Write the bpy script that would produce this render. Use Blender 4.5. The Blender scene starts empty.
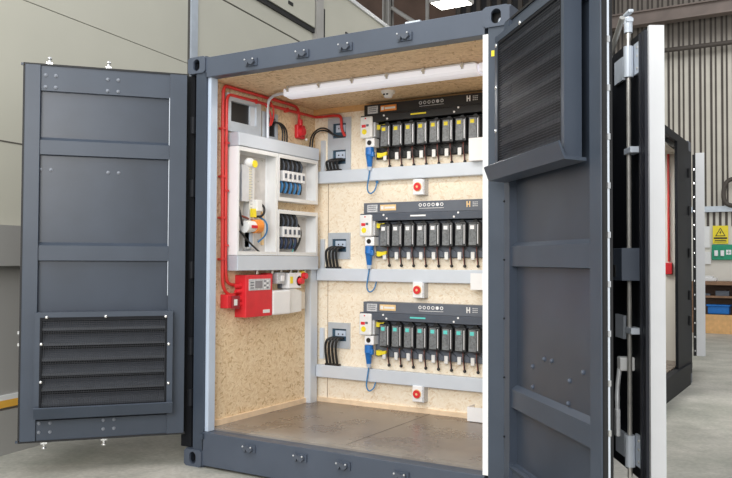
import bpy, bmesh, math, random
from mathutils import Vector, Matrix
random.seed(7)
C = bpy.context.scene.collection
PI = math.pi
W, H, LEN = 2.43, 2.896, 6.058      # container width, height, length
XL, D, ZF, ZC = 0.131, 1.397, 0.26, 2.738   # inner left wall, back wall, deck, ceiling

# ------------------------------------------------------------------ materials
def newmat(name):
    m = bpy.data.materials.new(name); m.use_nodes = True
    nt = m.node_tree; b = nt.nodes['Principled BSDF']
    return m, nt, b
def mat(name, col, rough=.5, metal=0, var=.06, scale=6, bump=0, emit=None, estr=0, spec=None):
    m, nt, b = newmat(name)
    b.inputs['Roughness'].default_value = rough; b.inputs['Metallic'].default_value = metal
    if spec is not None: b.inputs['Specular IOR Level'].default_value = spec
    tc = nt.nodes.new('ShaderNodeTexCoord'); nz = nt.nodes.new('ShaderNodeTexNoise')
    nz.inputs['Scale'].default_value = scale; nz.inputs['Detail'].default_value = 5
    nt.links.new(tc.outputs['Object'], nz.inputs['Vector'])
    r = nt.nodes.new('ShaderNodeValToRGB'); nt.links.new(nz.outputs['Fac'], r.inputs['Fac'])
    c0 = [max(0, c*(1-var)) for c in col]; c1 = [min(1, c*(1+var)) for c in col]
    r.color_ramp.elements[0].position = .3; r.color_ramp.elements[1].position = .7
    r.color_ramp.elements[0].color = (*c0, 1); r.color_ramp.elements[1].color = (*c1, 1)
    nt.links.new(r.outputs['Color'], b.inputs['Base Color'])
    if bump:
        bp = nt.nodes.new('ShaderNodeBump'); bp.inputs['Strength'].default_value = bump; bp.inputs['Distance'].default_value = .01
        nt.links.new(nz.outputs['Fac'], bp.inputs['Height']); nt.links.new(bp.outputs['Normal'], b.inputs['Normal'])
    if emit:
        b.inputs['Emission Color'].default_value = (*emit, 1); b.inputs['Emission Strength'].default_value = estr
    return m
def osb(name, dark, mid, lite, plane='yz', sc=1):
    m, nt, b = newmat(name); N = nt.nodes.new; L = nt.links.new
    tc = N('ShaderNodeTexCoord'); b.inputs['Roughness'].default_value = .6
    sp = N('ShaderNodeSeparateXYZ'); L(tc.outputs['Object'], sp.inputs[0]); cb = N('ShaderNodeCombineXYZ')
    L(sp.outputs[plane[0].upper()], cb.inputs['X']); L(sp.outputs[plane[1].upper()], cb.inputs['Y'])
    nz = N('ShaderNodeTexNoise'); nz.inputs['Scale'].default_value = 9; L(cb.outputs[0], nz.inputs['Vector'])
    outs = []
    for k, ang in enumerate((.35, 1.25, 2.3, -.3)):
        mp = N('ShaderNodeMapping'); mp.inputs['Rotation'].default_value = (0, 0, ang); mp.inputs['Location'].default_value = (k*3.1, k*1.7, 0)
        L(cb.outputs[0], mp.inputs['Vector'])
        m2 = N('ShaderNodeVectorMath'); m2.operation = 'MULTIPLY'; m2.inputs[1].default_value = (26*sc, 95*sc, 1); L(mp.outputs[0], m2.inputs[0])
        v = N('ShaderNodeTexVoronoi'); v.inputs['Scale'].default_value = 1; L(m2.outputs[0], v.inputs['Vector'])
        bw = N('ShaderNodeSeparateColor'); L(v.outputs['Color'], bw.inputs['Color']); outs.append(bw)
    # each spot shows the strand of the layer that lies on top there
    cur = outs[0].outputs['Red']; top = outs[0].outputs['Green']
    for o_ in outs[1:]:
        gt = N('ShaderNodeMath'); gt.operation = 'GREATER_THAN'; L(o_.outputs['Green'], gt.inputs[0]); L(top, gt.inputs[1])
        mx = N('ShaderNodeMix'); L(gt.outputs[0], mx.inputs[0]); L(cur, mx.inputs[2]); L(o_.outputs['Red'], mx.inputs[3]); cur = mx.outputs[0]
        mm = N('ShaderNodeMath'); mm.operation = 'MAXIMUM'; L(top, mm.inputs[0]); L(o_.outputs['Green'], mm.inputs[1]); top = mm.outputs[0]
    r = N('ShaderNodeValToRGB'); L(cur, r.inputs['Fac'])
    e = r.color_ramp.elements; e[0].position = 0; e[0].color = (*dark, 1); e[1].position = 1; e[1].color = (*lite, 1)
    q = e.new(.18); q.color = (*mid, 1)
    L(r.outputs['Color'], b.inputs['Base Color'])
    return m
M = {}
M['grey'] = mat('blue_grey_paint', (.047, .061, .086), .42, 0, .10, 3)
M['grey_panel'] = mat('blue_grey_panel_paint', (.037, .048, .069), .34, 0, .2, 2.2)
M['grey_lit'] = mat('blue_grey_paint_lit', (.072, .088, .120), .38, 0, .08, 3)  # same blue-grey paint, brighter light put into the colour
M['navy_seal'] = mat('dark_blue_seal', (.022, .024, .034), .5, 0, .1, 5)
M['stripe'] = mat('amber_stripe', (.78, .42, .06), .5, 0, .1, 5)
M['stud'] = mat('stud_paint', (.22, .24, .28), .35, 0, .05, 3)
M['dark'] = mat('near_black_paint', (.009, .010, .013), .55, 0, .1, 5, spec=.18)
M['rubber'] = mat('black_rubber', (.01, .01, .011), .6, 0, .1, 9)
M['white'] = mat('white_paint', (.86, .86, .87), .35, 0, .03, 4)
M['whitesoft'] = mat('white_plastic', (.78, .78, .77), .35, 0, .03, 20)
M['enclosure'] = mat('enclosure_white', (.80, .81, .82), .3, 0, .03, 8)
M['liner'] = mat('pale_liner', (.50, .58, .70), .35, 0, .05, 4)
M['galv'] = mat('galvanised_steel', (.64, .69, .76), .38, .15, .025, 6)
M['galvd'] = mat('galvanised_plate', (.52, .57, .63), .36, .25, .06, 12)
M['steel'] = mat('bare_steel', (.62, .60, .56), .32, .75, .1, 18)
M['chrome'] = mat('bright_metal', (.8, .8, .8), .2, .9, .05, 20)
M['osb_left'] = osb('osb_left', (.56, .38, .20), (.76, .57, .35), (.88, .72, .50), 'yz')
M['osb_back_lit'] = osb('osb_back_lit', (.76, .61, .43), (.86, .745, .58), (.92, .83, .69), 'xz')  # same board, stronger light on the back wall put into paler colours
M['osb_ceiling_shade'] = osb('osb_ceiling_shade', (.44, .27, .13), (.66, .46, .27), (.80, .60, .38), 'xy', .8)  # same board, dimmer light at the ceiling put into darker colours
M['timber'] = mat('pale_timber', (.80, .62, .43), .6, 0, .1, 12)
M['timber_orange'] = mat('orange_timber', (.74, .43, .18), .6, 0, .12, 12)
M['red'] = mat('red_plastic', (.68, .025, .035), .35, 0, .08, 10)
M['redpipe'] = mat('red_conduit', (.62, .035, .03), .4, 0, .1, 10)
M['black'] = mat('black_plastic', (.012, .012, .013), .4, 0, .1, 10)
M['slate'] = mat('slate_panel', (.115, .13, .16), .45, 0, .06, 10)
M['slate_dark'] = mat('slate_dark', (.075, .088, .115), .45, 0, .08, 10)
M['module_black'] = mat('module_black', (.022, .023, .026), .35, 0, .1, 20)
M['module_face'] = mat('module_face', (.17, .18, .19), .3, 0, .35, 70)
M['silver'] = mat('silver_edge', (.72, .73, .75), .3, .3, .05, 20)
M['yellow'] = mat('yellow_mark', (.86, .70, .03), .45, 0, .04, 20)
M['orange'] = mat('orange_mark', (.80, .27, .04), .45, 0, .08, 30)
M['orange_pale'] = mat('orange_pale', (.80, .56, .28), .45, 0, .08, 30)
M['teal'] = mat('teal_mark', (.12, .62, .58), .45, 0, .05, 30)
M['blue'] = mat('blue_plastic', (.015, .16, .52), .35, 0, .1, 30)
M['blue_cable'] = mat('blue_cable', (.04, .19, .42), .4, 0, .1, 30)
M['hole'] = mat('dark_interior', (.03, .07, .11), .5, 0, .4, 20)  # dim bluish light inside the openings put into the colour
M['label_grey'] = mat('label_grey', (.55, .56, .58), .5, 0, .25, 120)
M['mesh'] = mat('black_wire_mesh', (.022, .024, .03), .4, 0, .1, 20)
M['slat'] = mat('louvre_slat', (.058, .064, .078), .4, 0, .1, 8)
M['copper'] = mat('red_brown_wire', (.22, .05, .035), .5, 0, .1, 30)
M['green'] = mat('green_sign', (.015, .30, .16), .45, 0, .06, 20)
M['light'] = mat('lamp_diffuser', (.9, .9, .9), .4, 0, 0, 5, emit=(1, .97, .9), estr=9)
M['batten'] = mat('batten_diffuser', (.84, .84, .90), .3, 0, .02, 5, emit=(.88, .88, 1), estr=.22)
M['pale_yellow'] = mat('pale_yellow_plastic', (.80, .74, .52), .4, 0, .08, 30)
M['navy'] = mat('navy_plastic', (.03, .05, .11), .4, 0, .1, 30)
M['plate'] = mat('mounting_plate', (.60, .58, .56), .4, 0, .12, 12)
M['lcd'] = mat('grey_display', (.25, .24, .26), .3, 0, .1, 20)
M['brown'] = mat('brown_wood', (.25, .14, .08), .6, 0, .25, 8)
M['cream'] = mat('cream_wall_lining', (.70, .67, .60), .6, 0, .03, 3)
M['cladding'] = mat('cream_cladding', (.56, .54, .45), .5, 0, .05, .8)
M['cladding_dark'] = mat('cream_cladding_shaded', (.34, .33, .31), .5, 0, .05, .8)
M['seam'] = mat('panel_seam', (.10, .09, .075), .7, 0, .1, 5)

def concrete():
    m, nt, b = newmat('polished_concrete'); N = nt.nodes.new; L = nt.links.new
    tc = N('ShaderNodeTexCoord')
    n1 = N('ShaderNodeTexNoise'); n1.inputs['Scale'].default_value = 1.6; n1.inputs['Detail'].default_value = 8; n1.inputs['Roughness'].default_value = .65
    n2 = N('ShaderNodeTexNoise'); n2.inputs['Scale'].default_value = 30; n2.inputs['Detail'].default_value = 8
    for n in (n1, n2): L(tc.outputs['Object'], n.inputs['Vector'])
    r = N('ShaderNodeValToRGB'); L(n1.outputs['Fac'], r.inputs['Fac'])
    e = r.color_ramp.elements; e[0].position = .35; e[0].color = (.38, .375, .34, 1); e[1].position = .68; e[1].color = (.60, .575, .53, 1)
    mx = N('ShaderNodeMixRGB'); mx.blend_type = 'OVERLAY'; mx.inputs['Fac'].default_value = .35
    L(r.outputs['Color'], mx.inputs[1]); L(n2.outputs['Fac'], mx.inputs[2])
    n3 = N('ShaderNodeTexNoise'); n3.inputs['Scale'].default_value = .9; n3.inputs['Detail'].default_value = 10; n3.inputs['Roughness'].default_value = .7
    L(tc.outputs['Object'], n3.inputs['Vector']); r3 = N('ShaderNodeValToRGB'); L(n3.outputs['Fac'], r3.inputs['Fac'])
    r3.color_ramp.elements[0].position = .42; r3.color_ramp.elements[0].color = (.72, .74, .68, 1); r3.color_ramp.elements[1].position = .58; r3.color_ramp.elements[1].color = (1, .98, .94, 1)
    m3 = N('ShaderNodeMixRGB'); m3.blend_type = 'MULTIPLY'; m3.inputs['Fac'].default_value = .8
    L(mx.outputs[0], m3.inputs[1]); L(r3.outputs['Color'], m3.inputs[2]); L(m3.outputs[0], b.inputs['Base Color'])
    b.inputs['Roughness'].default_value = .45
    return m
M['concrete'] = concrete()
def deckmat():
    m, nt, b = newmat('scuffed_deck'); N = nt.nodes.new; L = nt.links.new
    tc = N('ShaderNodeTexCoord')
    n1 = N('ShaderNodeTexNoise'); n1.inputs['Scale'].default_value = 3.2; n1.inputs['Detail'].default_value = 5; n1.inputs['Roughness'].default_value = .55
    L(tc.outputs['Object'], n1.inputs['Vector'])
    r = N('ShaderNodeValToRGB'); L(n1.outputs['Fac'], r.inputs['Fac'])
    e = r.color_ramp.elements; e[0].position = .35; e[0].color = (.14, .105, .082, 1); e[1].position = .8; e[1].color = (.28, .225, .18, 1)
    # dusty front edge
    sp = N('ShaderNodeSeparateXYZ'); L(tc.outputs['Object'], sp.inputs[0])
    mr = N('ShaderNodeMapRange'); mr.inputs['From Min'].default_value = .42; mr.inputs['From Max'].default_value = .05; L(sp.outputs['Y'], mr.inputs['Value'])
    ml = N('ShaderNodeMath'); ml.operation = 'MULTIPLY'; L(mr.outputs[0], ml.inputs[0]); L(n1.outputs['Fac'], ml.inputs[1])
    mx = N('ShaderNodeMixRGB'); mx.inputs[2].default_value = (.40, .38, .35, 1)
    L(ml.outputs[0], mx.inputs['Fac']); L(r.outputs['Color'], mx.inputs[1]); L(mx.outputs[0], b.inputs['Base Color'])
    rr = N('ShaderNodeMapRange'); rr.inputs['To Min'].default_value = .16; rr.inputs['To Max'].default_value = .42
    L(n1.outputs['Fac'], rr.inputs['Value']); L(rr.outputs[0], b.inputs['Roughness'])
    return m
M['deck'] = deckmat()
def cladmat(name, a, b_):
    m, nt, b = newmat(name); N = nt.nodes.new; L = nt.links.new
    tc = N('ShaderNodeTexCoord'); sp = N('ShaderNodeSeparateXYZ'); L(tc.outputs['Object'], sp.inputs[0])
    mr = N('ShaderNodeMapRange'); mr.inputs['From Min'].default_value = 5.6; mr.inputs['From Max'].default_value = 6.3; L(sp.outputs['Z'], mr.inputs['Value'])  # painted light gradient: cladding colour darkens with height
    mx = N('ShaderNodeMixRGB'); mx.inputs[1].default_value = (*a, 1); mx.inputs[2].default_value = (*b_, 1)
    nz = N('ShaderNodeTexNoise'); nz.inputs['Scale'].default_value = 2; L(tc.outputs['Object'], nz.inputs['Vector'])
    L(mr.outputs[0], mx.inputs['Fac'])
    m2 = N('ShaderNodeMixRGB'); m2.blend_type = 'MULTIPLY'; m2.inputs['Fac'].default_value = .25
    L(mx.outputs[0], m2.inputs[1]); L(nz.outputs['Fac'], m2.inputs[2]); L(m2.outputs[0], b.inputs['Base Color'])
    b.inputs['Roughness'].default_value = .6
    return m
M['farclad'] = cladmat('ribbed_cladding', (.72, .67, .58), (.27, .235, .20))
M['farrib'] = mat('ribbed_cladding_groove', (.075, .062, .052), .7, 0, .1, 4)
M['fardark'] = mat('dark_roof_cladding', (.022, .021, .023), .7, 0, .2, 4)
M['farbrown'] = mat('brown_upper_wall', (.14, .085, .06), .7, 0, .2, 2)
M['beam'] = mat('brown_steel_beam', (.19, .15, .13), .6, 0, .15, 3)
M['beam_pale'] = mat('pale_steel_column', (.42, .40, .37), .6, 0, .1, 3)

# ------------------------------------------------------------------ mesh builder
class MB:
    def __init__(s): s.bm = bmesh.new()
    def box(s, x0, x1, y0, y1, z0, z1, mi=0, rot=None, bev=0):
        c = Vector(((x0+x1)/2, (y0+y1)/2, (z0+z1)/2))
        m = Matrix.Translation(c)
        if rot: m = m @ rot
        m = m @ Matrix.Diagonal((abs(x1-x0), abs(y1-y0), abs(z1-z0), 1))
        r = bmesh.ops.create_cube(s.bm, size=1, matrix=m)
        vs = r['verts']; fs = {f for v in vs for f in v.link_faces}
        for f in fs: f.material_index = mi
        if bev:
            es = {e for v in vs for e in v.link_edges}
            bmesh.ops.bevel(s.bm, geom=list(es), offset=bev, segments=2, affect='EDGES', profile=.5)
        return s
    def cyl(s, p0, p1, r, r2=None, seg=14, mi=0):
        p0 = Vector(p0); p1 = Vector(p1); d = p1-p0
        m = Matrix.Translation((p0+p1)/2) @ d.to_track_quat('Z', 'Y').to_matrix().to_4x4()
        k = bmesh.ops.create_cone(s.bm, cap_ends=True, segments=seg, radius1=r, radius2=r if r2 is None else r2, depth=d.length, matrix=m)
        for f in {f for v in k['verts'] for f in v.link_faces}: f.material_index = mi
        return s
    def ball(s, c, r, sz=(1, 1, 1), mi=0, seg=14):
        k = bmesh.ops.create_uvsphere(s.bm, u_segments=seg, v_segments=seg//2+2, radius=r, matrix=Matrix.Translation(Vector(c)) @ Matrix.Diagonal((*sz, 1)))
        for f in {f for v in k['verts'] for f in v.link_faces}: f.material_index = mi; f.smooth = True
        return s
    def prism(s, pts, axis, a, b, mi=0):
        """pts: 2-D outline; axis 0: (y,z) along x; 1: (x,z) along y; 2: (x,y) along z"""
        def P(u, v, w): return {0: (w, u, v), 1: (u, w, v), 2: (u, v, w)}[axis]
        A = [s.bm.verts.new(P(u, v, a)) for u, v in pts]; B = [s.bm.verts.new(P(u, v, b)) for u, v in pts]
        n = len(pts); F = [s.bm.faces.new(A), s.bm.faces.new(B[::-1])]
        for i in range(n): F.append(s.bm.faces.new((A[i], B[i], B[(i+1) % n], A[(i+1) % n])))
        for f in F: f.material_index = mi
        return s
    def ring(s, outer, inner, axis, a, b, mi=0):
        """plate with a hole; outer and inner outlines with the same count"""
        def P(u, v, w): return {0: (w, u, v), 1: (u, w, v), 2: (u, v, w)}[axis]
        vs = [[s.bm.verts.new(P(u, v, w)) for u, v in pts] for w in (a, b) for pts in (outer, inner)]
        n = len(outer)
        for i in range(n):
            j = (i+1) % n
            for q in ((vs[0][i], vs[0][j], vs[1][j], vs[1][i]), (vs[2][i], vs[3][i], vs[3][j], vs[2][j]),
                      (vs[0][i], vs[2][i], vs[2][j], vs[0][j]), (vs[1][i], vs[1][j], vs[3][j], vs[3][i])):
                s.bm.faces.new(q).material_index = mi
        return s
    def tube(s, pts, r, seg=8, mi=0, smooth=3):
        pts = [Vector(p) for p in pts]
        for _ in range(smooth):                       # corner cutting
            q = [pts[0]]
            for a, b in zip(pts, pts[1:]): q += [a*.75+b*.25, a*.25+b*.75]
            q.append(pts[-1]); pts = q
        rings = []; up = None
        for i, p in enumerate(pts):
            t = (pts[min(i+1, len(pts)-1)]-pts[max(i-1, 0)]).normalized()
            if up is None: up = t.orthogonal().normalized()
            up = (up-t*up.dot(t)).normalized(); w = t.cross(up)
            rings.append([s.bm.verts.new(p+up*r*math.cos(2*PI*k/seg)+w*r*math.sin(2*PI*k/seg)) for k in range(seg)])
        for a, b in zip(rings, rings[1:]):
            for k in range(seg):
                f = s.bm.faces.new((a[k], a[(k+1) % seg], b[(k+1) % seg], b[k])); f.smooth = True; f.material_index = mi
        for rg in (rings[0][::-1], rings[-1]): s.bm.faces.new(rg).material_index = mi
        return s
    def mesh(s, name, mats):
        bmesh.ops.recalc_face_normals(s.bm, faces=s.bm.faces)
        me = bpy.data.meshes.new(name); s.bm.to_mesh(me); s.bm.free()
        for m in (mats if isinstance(mats, (list, tuple)) else [mats]): me.materials.append(m)
        return me
    def build(s, name, mats, parent=None):
        o = bpy.data.objects.new(name, s.mesh(name, mats)); C.objects.link(o); o.parent = parent
        return o
def B(): return MB()
def tag(o, label, cat, group=None):
    o['label'] = label; o['category'] = cat
    if group: o['group'] = group
    return o
def thing(name, label, cat, loc=(0, 0, 0), rz=0, group=None):
    o = bpy.data.objects.new(name, None); C.objects.link(o)
    o.location = loc; o.rotation_euler = (0, 0, rz); o.empty_display_size = .1
    return tag(o, label, cat, group)
def struct(name, mb, m, parent=None):
    o = mb.build(name, m, parent)
    if parent is None: o['kind'] = 'structure'
    return o
def copy_tree(o, parent=None):
    c = o.copy(); C.objects.link(c); c.parent = parent
    for ch in [x for x in C.objects if x.parent == o]: copy_tree(ch, c)
    return c
def text(body, size, m, loc, rot, parent=None, name='lettering', align='CENTER', xs=1):
    cu = bpy.data.curves.new(name, 'FONT'); cu.body = body; cu.size = size; cu.align_x = align; cu.align_y = 'CENTER'
    cu.extrude = .0006; cu.materials.append(m)
    o = bpy.data.objects.new(name, cu); C.objects.link(o); o.parent = parent
    o.location = loc; o.rotation_euler = rot; o.scale = (xs, 1, 1)
    return o
def stadium(cx, cz, rx, rz, n=24):
    pts = []
    for k in range(n):
        a = 2*PI*(k+.5)/n
        c, s_ = math.cos(a), math.sin(a)
        u = rx*c; v = (rz-rx)*(1 if s_ > 0 else -1)+rx*s_
        pts.append((cx+u, cz+v))
    return pts
def rectring(x0, x1, z0, z1, n=24):
    cx, cz = (x0+x1)/2, (z0+z1)/2; pts = []
    for k in range(n):
        a = 2*PI*(k+.5)/n; c, s_ = math.cos(a), math.sin(a)
        t = 1/max(abs(c), abs(s_)); pts.append((cx+c*t*(x1-x0)/2, cz+s_*t*(z1-z0)/2))
    return pts

# ================================================================== SETTING
struct('floor', B().box(-9, 12, -10, 14.2, -.2, 0), M['concrete'])
# far wall: ribbed cladding, light falloff towards the top put into the colour
fw = B().box(-.4, 12, 14, 14.1, 2.5, 10, 0).box(-4.35, -.4, 14, 14.1, 0, 10, 2).box(-9, -4.35, 14, 14.1, 0, 10, 3)
x = -.35
while x < 11.8:
    fw.box(x, x+.045, 13.985, 14, 2.5, 10, 1).box(x+.095, x+.13, 13.985, 14, 2.5, 10, 1); x += .215
x = -4.3
while x < -.45:
    fw.box(x, x+.10, 13.93, 14, 0, 10, 1); x += .27
fw.box(-.4, 12, 14, 14.1, 0, 2.5, 4)
x = .9
while x < 6:
    fw.box(x, x+.05, 13.98, 14, 2.2, 2.5, 1); x += .12
struct('wall_far', fw, [M['farclad'], M['farrib'], M['fardark'], M['farbrown'], M['cream']])
struct('trim_1', B().box(-.4, 12, 13.9, 14, 2.5, 2.62), M['galvd'])
rb = B().box(-9, 12, 8.6, 14.1, 10, 10.1)
struct('ceiling', rb, M['fardark'])
r = math.atan2(-.14, 2.4)
bm_ = thing('roof_beam', 'brown steel beam running across the far ribbed wall near the roof', 'beam', (0, 13.55, 6.72))
B().box(-.5, 9, -.06, .06, -.14, .14).build('web', M['beam'], bm_)
B().box(-.5, 9, -.13, .13, .12, .15).box(-.5, 9, -.13, .13, -.15, -.12).build('flange', M['beam'], bm_)
tag(B().cyl((.45, 13.8, 6.03), (9, 13.8, 6.0), .05).build('wall_pipe', M['farrib']), 'thin dark horizontal rail on the far wall below the brown beam', 'pipe')
co = thing('steel_column', 'pale steel column standing in front of brown upper wall', 'column', (-5.18, 12, 0))
B().box(-.09, .09, -.02, .02, 0, 9.9).box(-.09, -.06, -.12, .12, 0, 9.9).box(.06, .09, -.12, .12, 0, 9.9).build('column_section', M['beam_pale'], co)
B().cyl((.1, .0, 7.4), (1.0, .05, 6.75), .05).build('brace', M['beam_pale'], co)
tag(B().cyl((-5.0, 13.7, 0), (-5.0, 13.7, 8.4), .05).build('drain_pipe', M['beam_pale']), 'thin pale vertical pipe on brown wall right of the column', 'pipe')
# high-bay lamp
hb = thing('ceiling_lamp', 'bright rectangular industrial lamp hanging under the dark roof', 'lamp', (-2.18, 9.1, 6.2))
B().box(-.34, .34, -.25, .25, .012, .09, bev=.01).build('lamp_housing', M['beam_pale'], hb)
B().box(-.31, .31, -.22, .22, 0, .02).build('diffuser', M['light'], hb)
for sx in (-.25, .25): B().cyl((sx, 0, .09), (sx, 0, 3.8), .006).build('suspension_wire', M['steel'], hb)
# things along the far wall
ws = thing('warning_sign', 'yellow rectangular warning sign with black triangle pictogram', 'sign', (1.77, 13.97, 2.02))
B().box(-.15, .15, -.01, .01, -.19, .19).build('sign_plate', M['yellow'], ws)
B().prism([(-.1, -.03), (.1, -.03), (0, .15)], 1, -.016, -.011).build('triangle', M['black'], ws)
B().prism([(-.075, -.016), (.075, -.016), (0, .12)], 1, -.019, -.015, 0).build('triangle_infill', M['yellow'], ws)
B().prism([(.005, .09), (.02, .045), (.004, .045), (.012, .0), (-.02, .055), (-.004, .055)], 1, -.023, -.018).build('lightning_bolt', M['black'], ws)
B().box(-.13, .13, -.014, -.01, -.09, -.055).box(-.11, .11, -.014, -.01, -.13, -.112).box(-.12, .12, -.014, -.01, -.16, -.148).build('text_line', M['black'], ws)
fa = thing('first_aid_station', 'green wall board with two white bottles, below the yellow warning sign', 'first aid', (1.81, 13.97, 1.65))
B().box(-.21, .21, -.03, .02, -.16, .16, bev=.01).build('board', M['green'], fa)
for sx in (-.12, .0):
    bt = B().box(sx-.035, sx+.035, -.07, -.03, -.08, .04, bev=.01).build('eyewash_bottle', M['white'], fa)
    B().cyl((sx, -.05, .04), (sx, -.05, .08), .018).build('cap', M['green'], bt)
B().box(.07, .17, -.036, -.03, -.05, .05).build('leaflet', M['white'], fa)
B().box(.115, .125, -.04, -.036, -.035, .035).box(.085, .155, -.04, -.036, -.005, .005).build('cross', M['green'], fa)
tag(B().box(1.44, 1.56, 13.96, 14, 1.75, 2.2).box(1.42, 1.58, 13.965, 14, 1.4, 1.66).build('paper_notice', M['whitesoft']), 'white paper notices pinned to the cream wall left of the signs', 'notice')
bench = thing('workbench', 'brown wooden workbench with shelf against the far cream wall', 'workbench', (2.6, 13.55, 0))
B().box(-1.3, 1.3, -.35, .4, .98, 1.05).build('bench_top', M['brown'], bench)
B().box(-1.3, 1.3, -.3, .4, .72, .76).build('shelf', M['brown'], bench)
B().box(-1.3, 1.3, -.32, -.28, .0, .38).build('kick_board', M['timber_orange'], bench)
B().box(-1.3, 1.3, .3, .4, .0, .98).build('back_board', M['farbrown'], bench)
for sx in (-1.25, 1.25):
    for sy in (-.3, .3): B().box(sx-.04, sx+.04, sy-.04, sy+.04, 0, .98).build('leg', M['brown'], bench)
tag(B().box(1.6, 2.0, 13.3, 13.6, .385, .56, bev=.02).box(1.58, 2.02, 13.28, 13.62, .55, .58).build('blue_bin', M['blue']), 'blue plastic bin on the lower part of the brown workbench', 'bin')
tag(B().box(1.45, 1.75, 13.4, 13.7, 1.052, 1.12, bev=.01).box(1.5, 1.68, 13.42, 13.66, 1.12, 1.16).build('paper_pile', M['whitesoft']), 'pile of white papers lying on the brown workbench', 'papers')
tag(B().box(1.42, 1.65, 13.3, 13.45, .762, .80).box(1.75, 2.0, 13.32, 13.5, .762, .86).build('shelf_clutter', M['slate']), 'dark boxes standing on the shelf of the workbench', 'boxes')
tag(B().tube([(2.25, 13.9, 2.62), (1.85, 13.85, 2.62), (1.85, 13.85, 3.05), (2.0, 13.85, 3.2), (2.6, 13.85, 3.2)], .045).build('bent_pipe', M['farrib']), 'dark bent pipe in front of ribbed wall above the ledge', 'pipe')

# left cream panelled wall (a long plant housing that runs back on the left)
A0 = Vector((-1.346, -.528, 0)); AN = math.radians(98.34)
lw = thing('wall_left', 'tall cream metal panelled housing running back behind the left container door', 'wall'); lw['kind'] = 'structure'
for k in ('label', 'category'): del lw[k]
lw.location = A0; lw.rotation_euler = (0, 0, AN)
# local: x along the wall, y away from the camera side is +
B().box(-8, 2.27, 0, .3, 0, 3.44).build('panel', M['cladding'], lw)
B().box(-8, 2.27, 0, .3, 3.447, 8).build('panel', M['cladding'], lw)
B().box(-8, 2.27, .01, .2, 3.43, 3.46).build('seam', M['seam'], lw)
B().box(-8, 2.27, -.003, .0, 2.325, 2.335).build('seam', M['seam'], lw)
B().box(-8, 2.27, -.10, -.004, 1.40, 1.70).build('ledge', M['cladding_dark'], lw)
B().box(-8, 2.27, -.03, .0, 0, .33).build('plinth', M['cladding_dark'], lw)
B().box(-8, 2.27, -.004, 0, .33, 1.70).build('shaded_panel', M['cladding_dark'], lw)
B().box(-8, 2.27, -.035, -.004, .35, .405).build('yellow_stripe', M['stripe'], lw)
B().box(-8, 2.27, -.033, -.004, .405, .44).build('white_stripe', M['whitesoft'], lw)
B().box(2.27, 2.31, .0, .2, 0, 8).build('vertical_seam', M['seam'], lw)
B().box(2.31, 2.42, -.02, .2, 0, 8).build('post', M['galvd'], lw)
B().box(2.42, 5.09, 0, .3, 0, 4.28).build('panel', M['cladding'], lw)
B().box(2.42, 5.09, .01, .2, 4.28, 4.30).build('seam', M['seam'], lw)
B().box(2.42, 5.09, 0, .3, 4.30, 4.52).build('panel', M['cladding'], lw)
B().box(2.42, 5.05, -.05, .3, 4.56, 8).build('panel', M['cladding'], lw)
B().box(2.42, 5.09, -.03, .3, 4.50, 4.565).build('shadow_gap', M['rubber'], lw)
B().box(5.09, 5.30, -.06, .2, 0, 8).build('post', M['beam_pale'], lw)
B().box(5.30, 9.2, 0, .3, 0, 5.30).build('panel', M['cladding'], lw)
B().box(5.30, 9.2, -.03, .3, 5.30, 5.36).build('top_edge', M['whitesoft'], lw)
B().box(5.42, 7.6, -.02, 0, 4.4, 4.90).build('hatch', M['cladding'], lw)
B().box(5.38, 5.42, -.022, 0, 4.4, 4.92).build('hatch_edge', M['rubber'], lw)
for xx in (6.1, 6.6): B().box(xx, xx+.1, -.035, -.02, 4.75, 4.79).build('latch', M['rubber'], lw)
for xx in (3.75, 4.3): B().box(xx, xx+.12, -.06, -.05, 4.66, 4.70).build('latch', M['rubber'], lw)

# ================================================================== CONTAINER
cont = thing('shipping_container', 'blue-grey steel shipping container fitted out with wood panel lining and open doors', 'container')
def casting(x0, x1, y0, y1, z0, z1, parent, front=True):
    mb = B(); t = .018
    if front:
        cx = x0+.075 if x0 < 1 else x0+.078
        mb.ring(rectring(x0, x1, z0, z1), stadium((x0+x1)/2, (z0+z1)/2, .030, .042), 1, y0, y0+t)
        mb.box(x0, x0+t, y0+t, y1, z0, z1).box(x1-t, x1, y0+t, y1, z0, z1)
        mb.box(x0+t, x1-t, y0+t, y1, z0, z0+t).box(x0+t, x1-t, y0+t, y1, z1-t, z1)
        mb.box(x0+t, x1-t, y0+.08, y0+.09, z0+t, z1-t, 1)
    else: mb.box(x0, x1, y0, y1, z0, z1, bev=.008)
    o = mb.build('corner_casting', [M['grey_lit'], M['rubber']], parent)
    if front:
        B().ball(((x0+x1)/2+.01, y0+.05, (z0+z1)/2-.025), .018, (1, .6, 1.5)).build('twist_pin', M['galv'], o)
    return o
for x0 in (0, W-.162):
    for z0 in (0, H-.118):
        casting(x0, x0+.162, -.012, .166, z0, z0+.118, cont, True)
        casting(x0, x0+.162, LEN-.178, LEN, z0, z0+.118, cont, False)
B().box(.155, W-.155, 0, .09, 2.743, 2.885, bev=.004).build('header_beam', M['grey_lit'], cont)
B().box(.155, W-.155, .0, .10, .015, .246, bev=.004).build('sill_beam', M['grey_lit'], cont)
B().box(.155, W-.155, .10, .16, .2, .2585).build('threshold_strip', M['deck'], cont)
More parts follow.
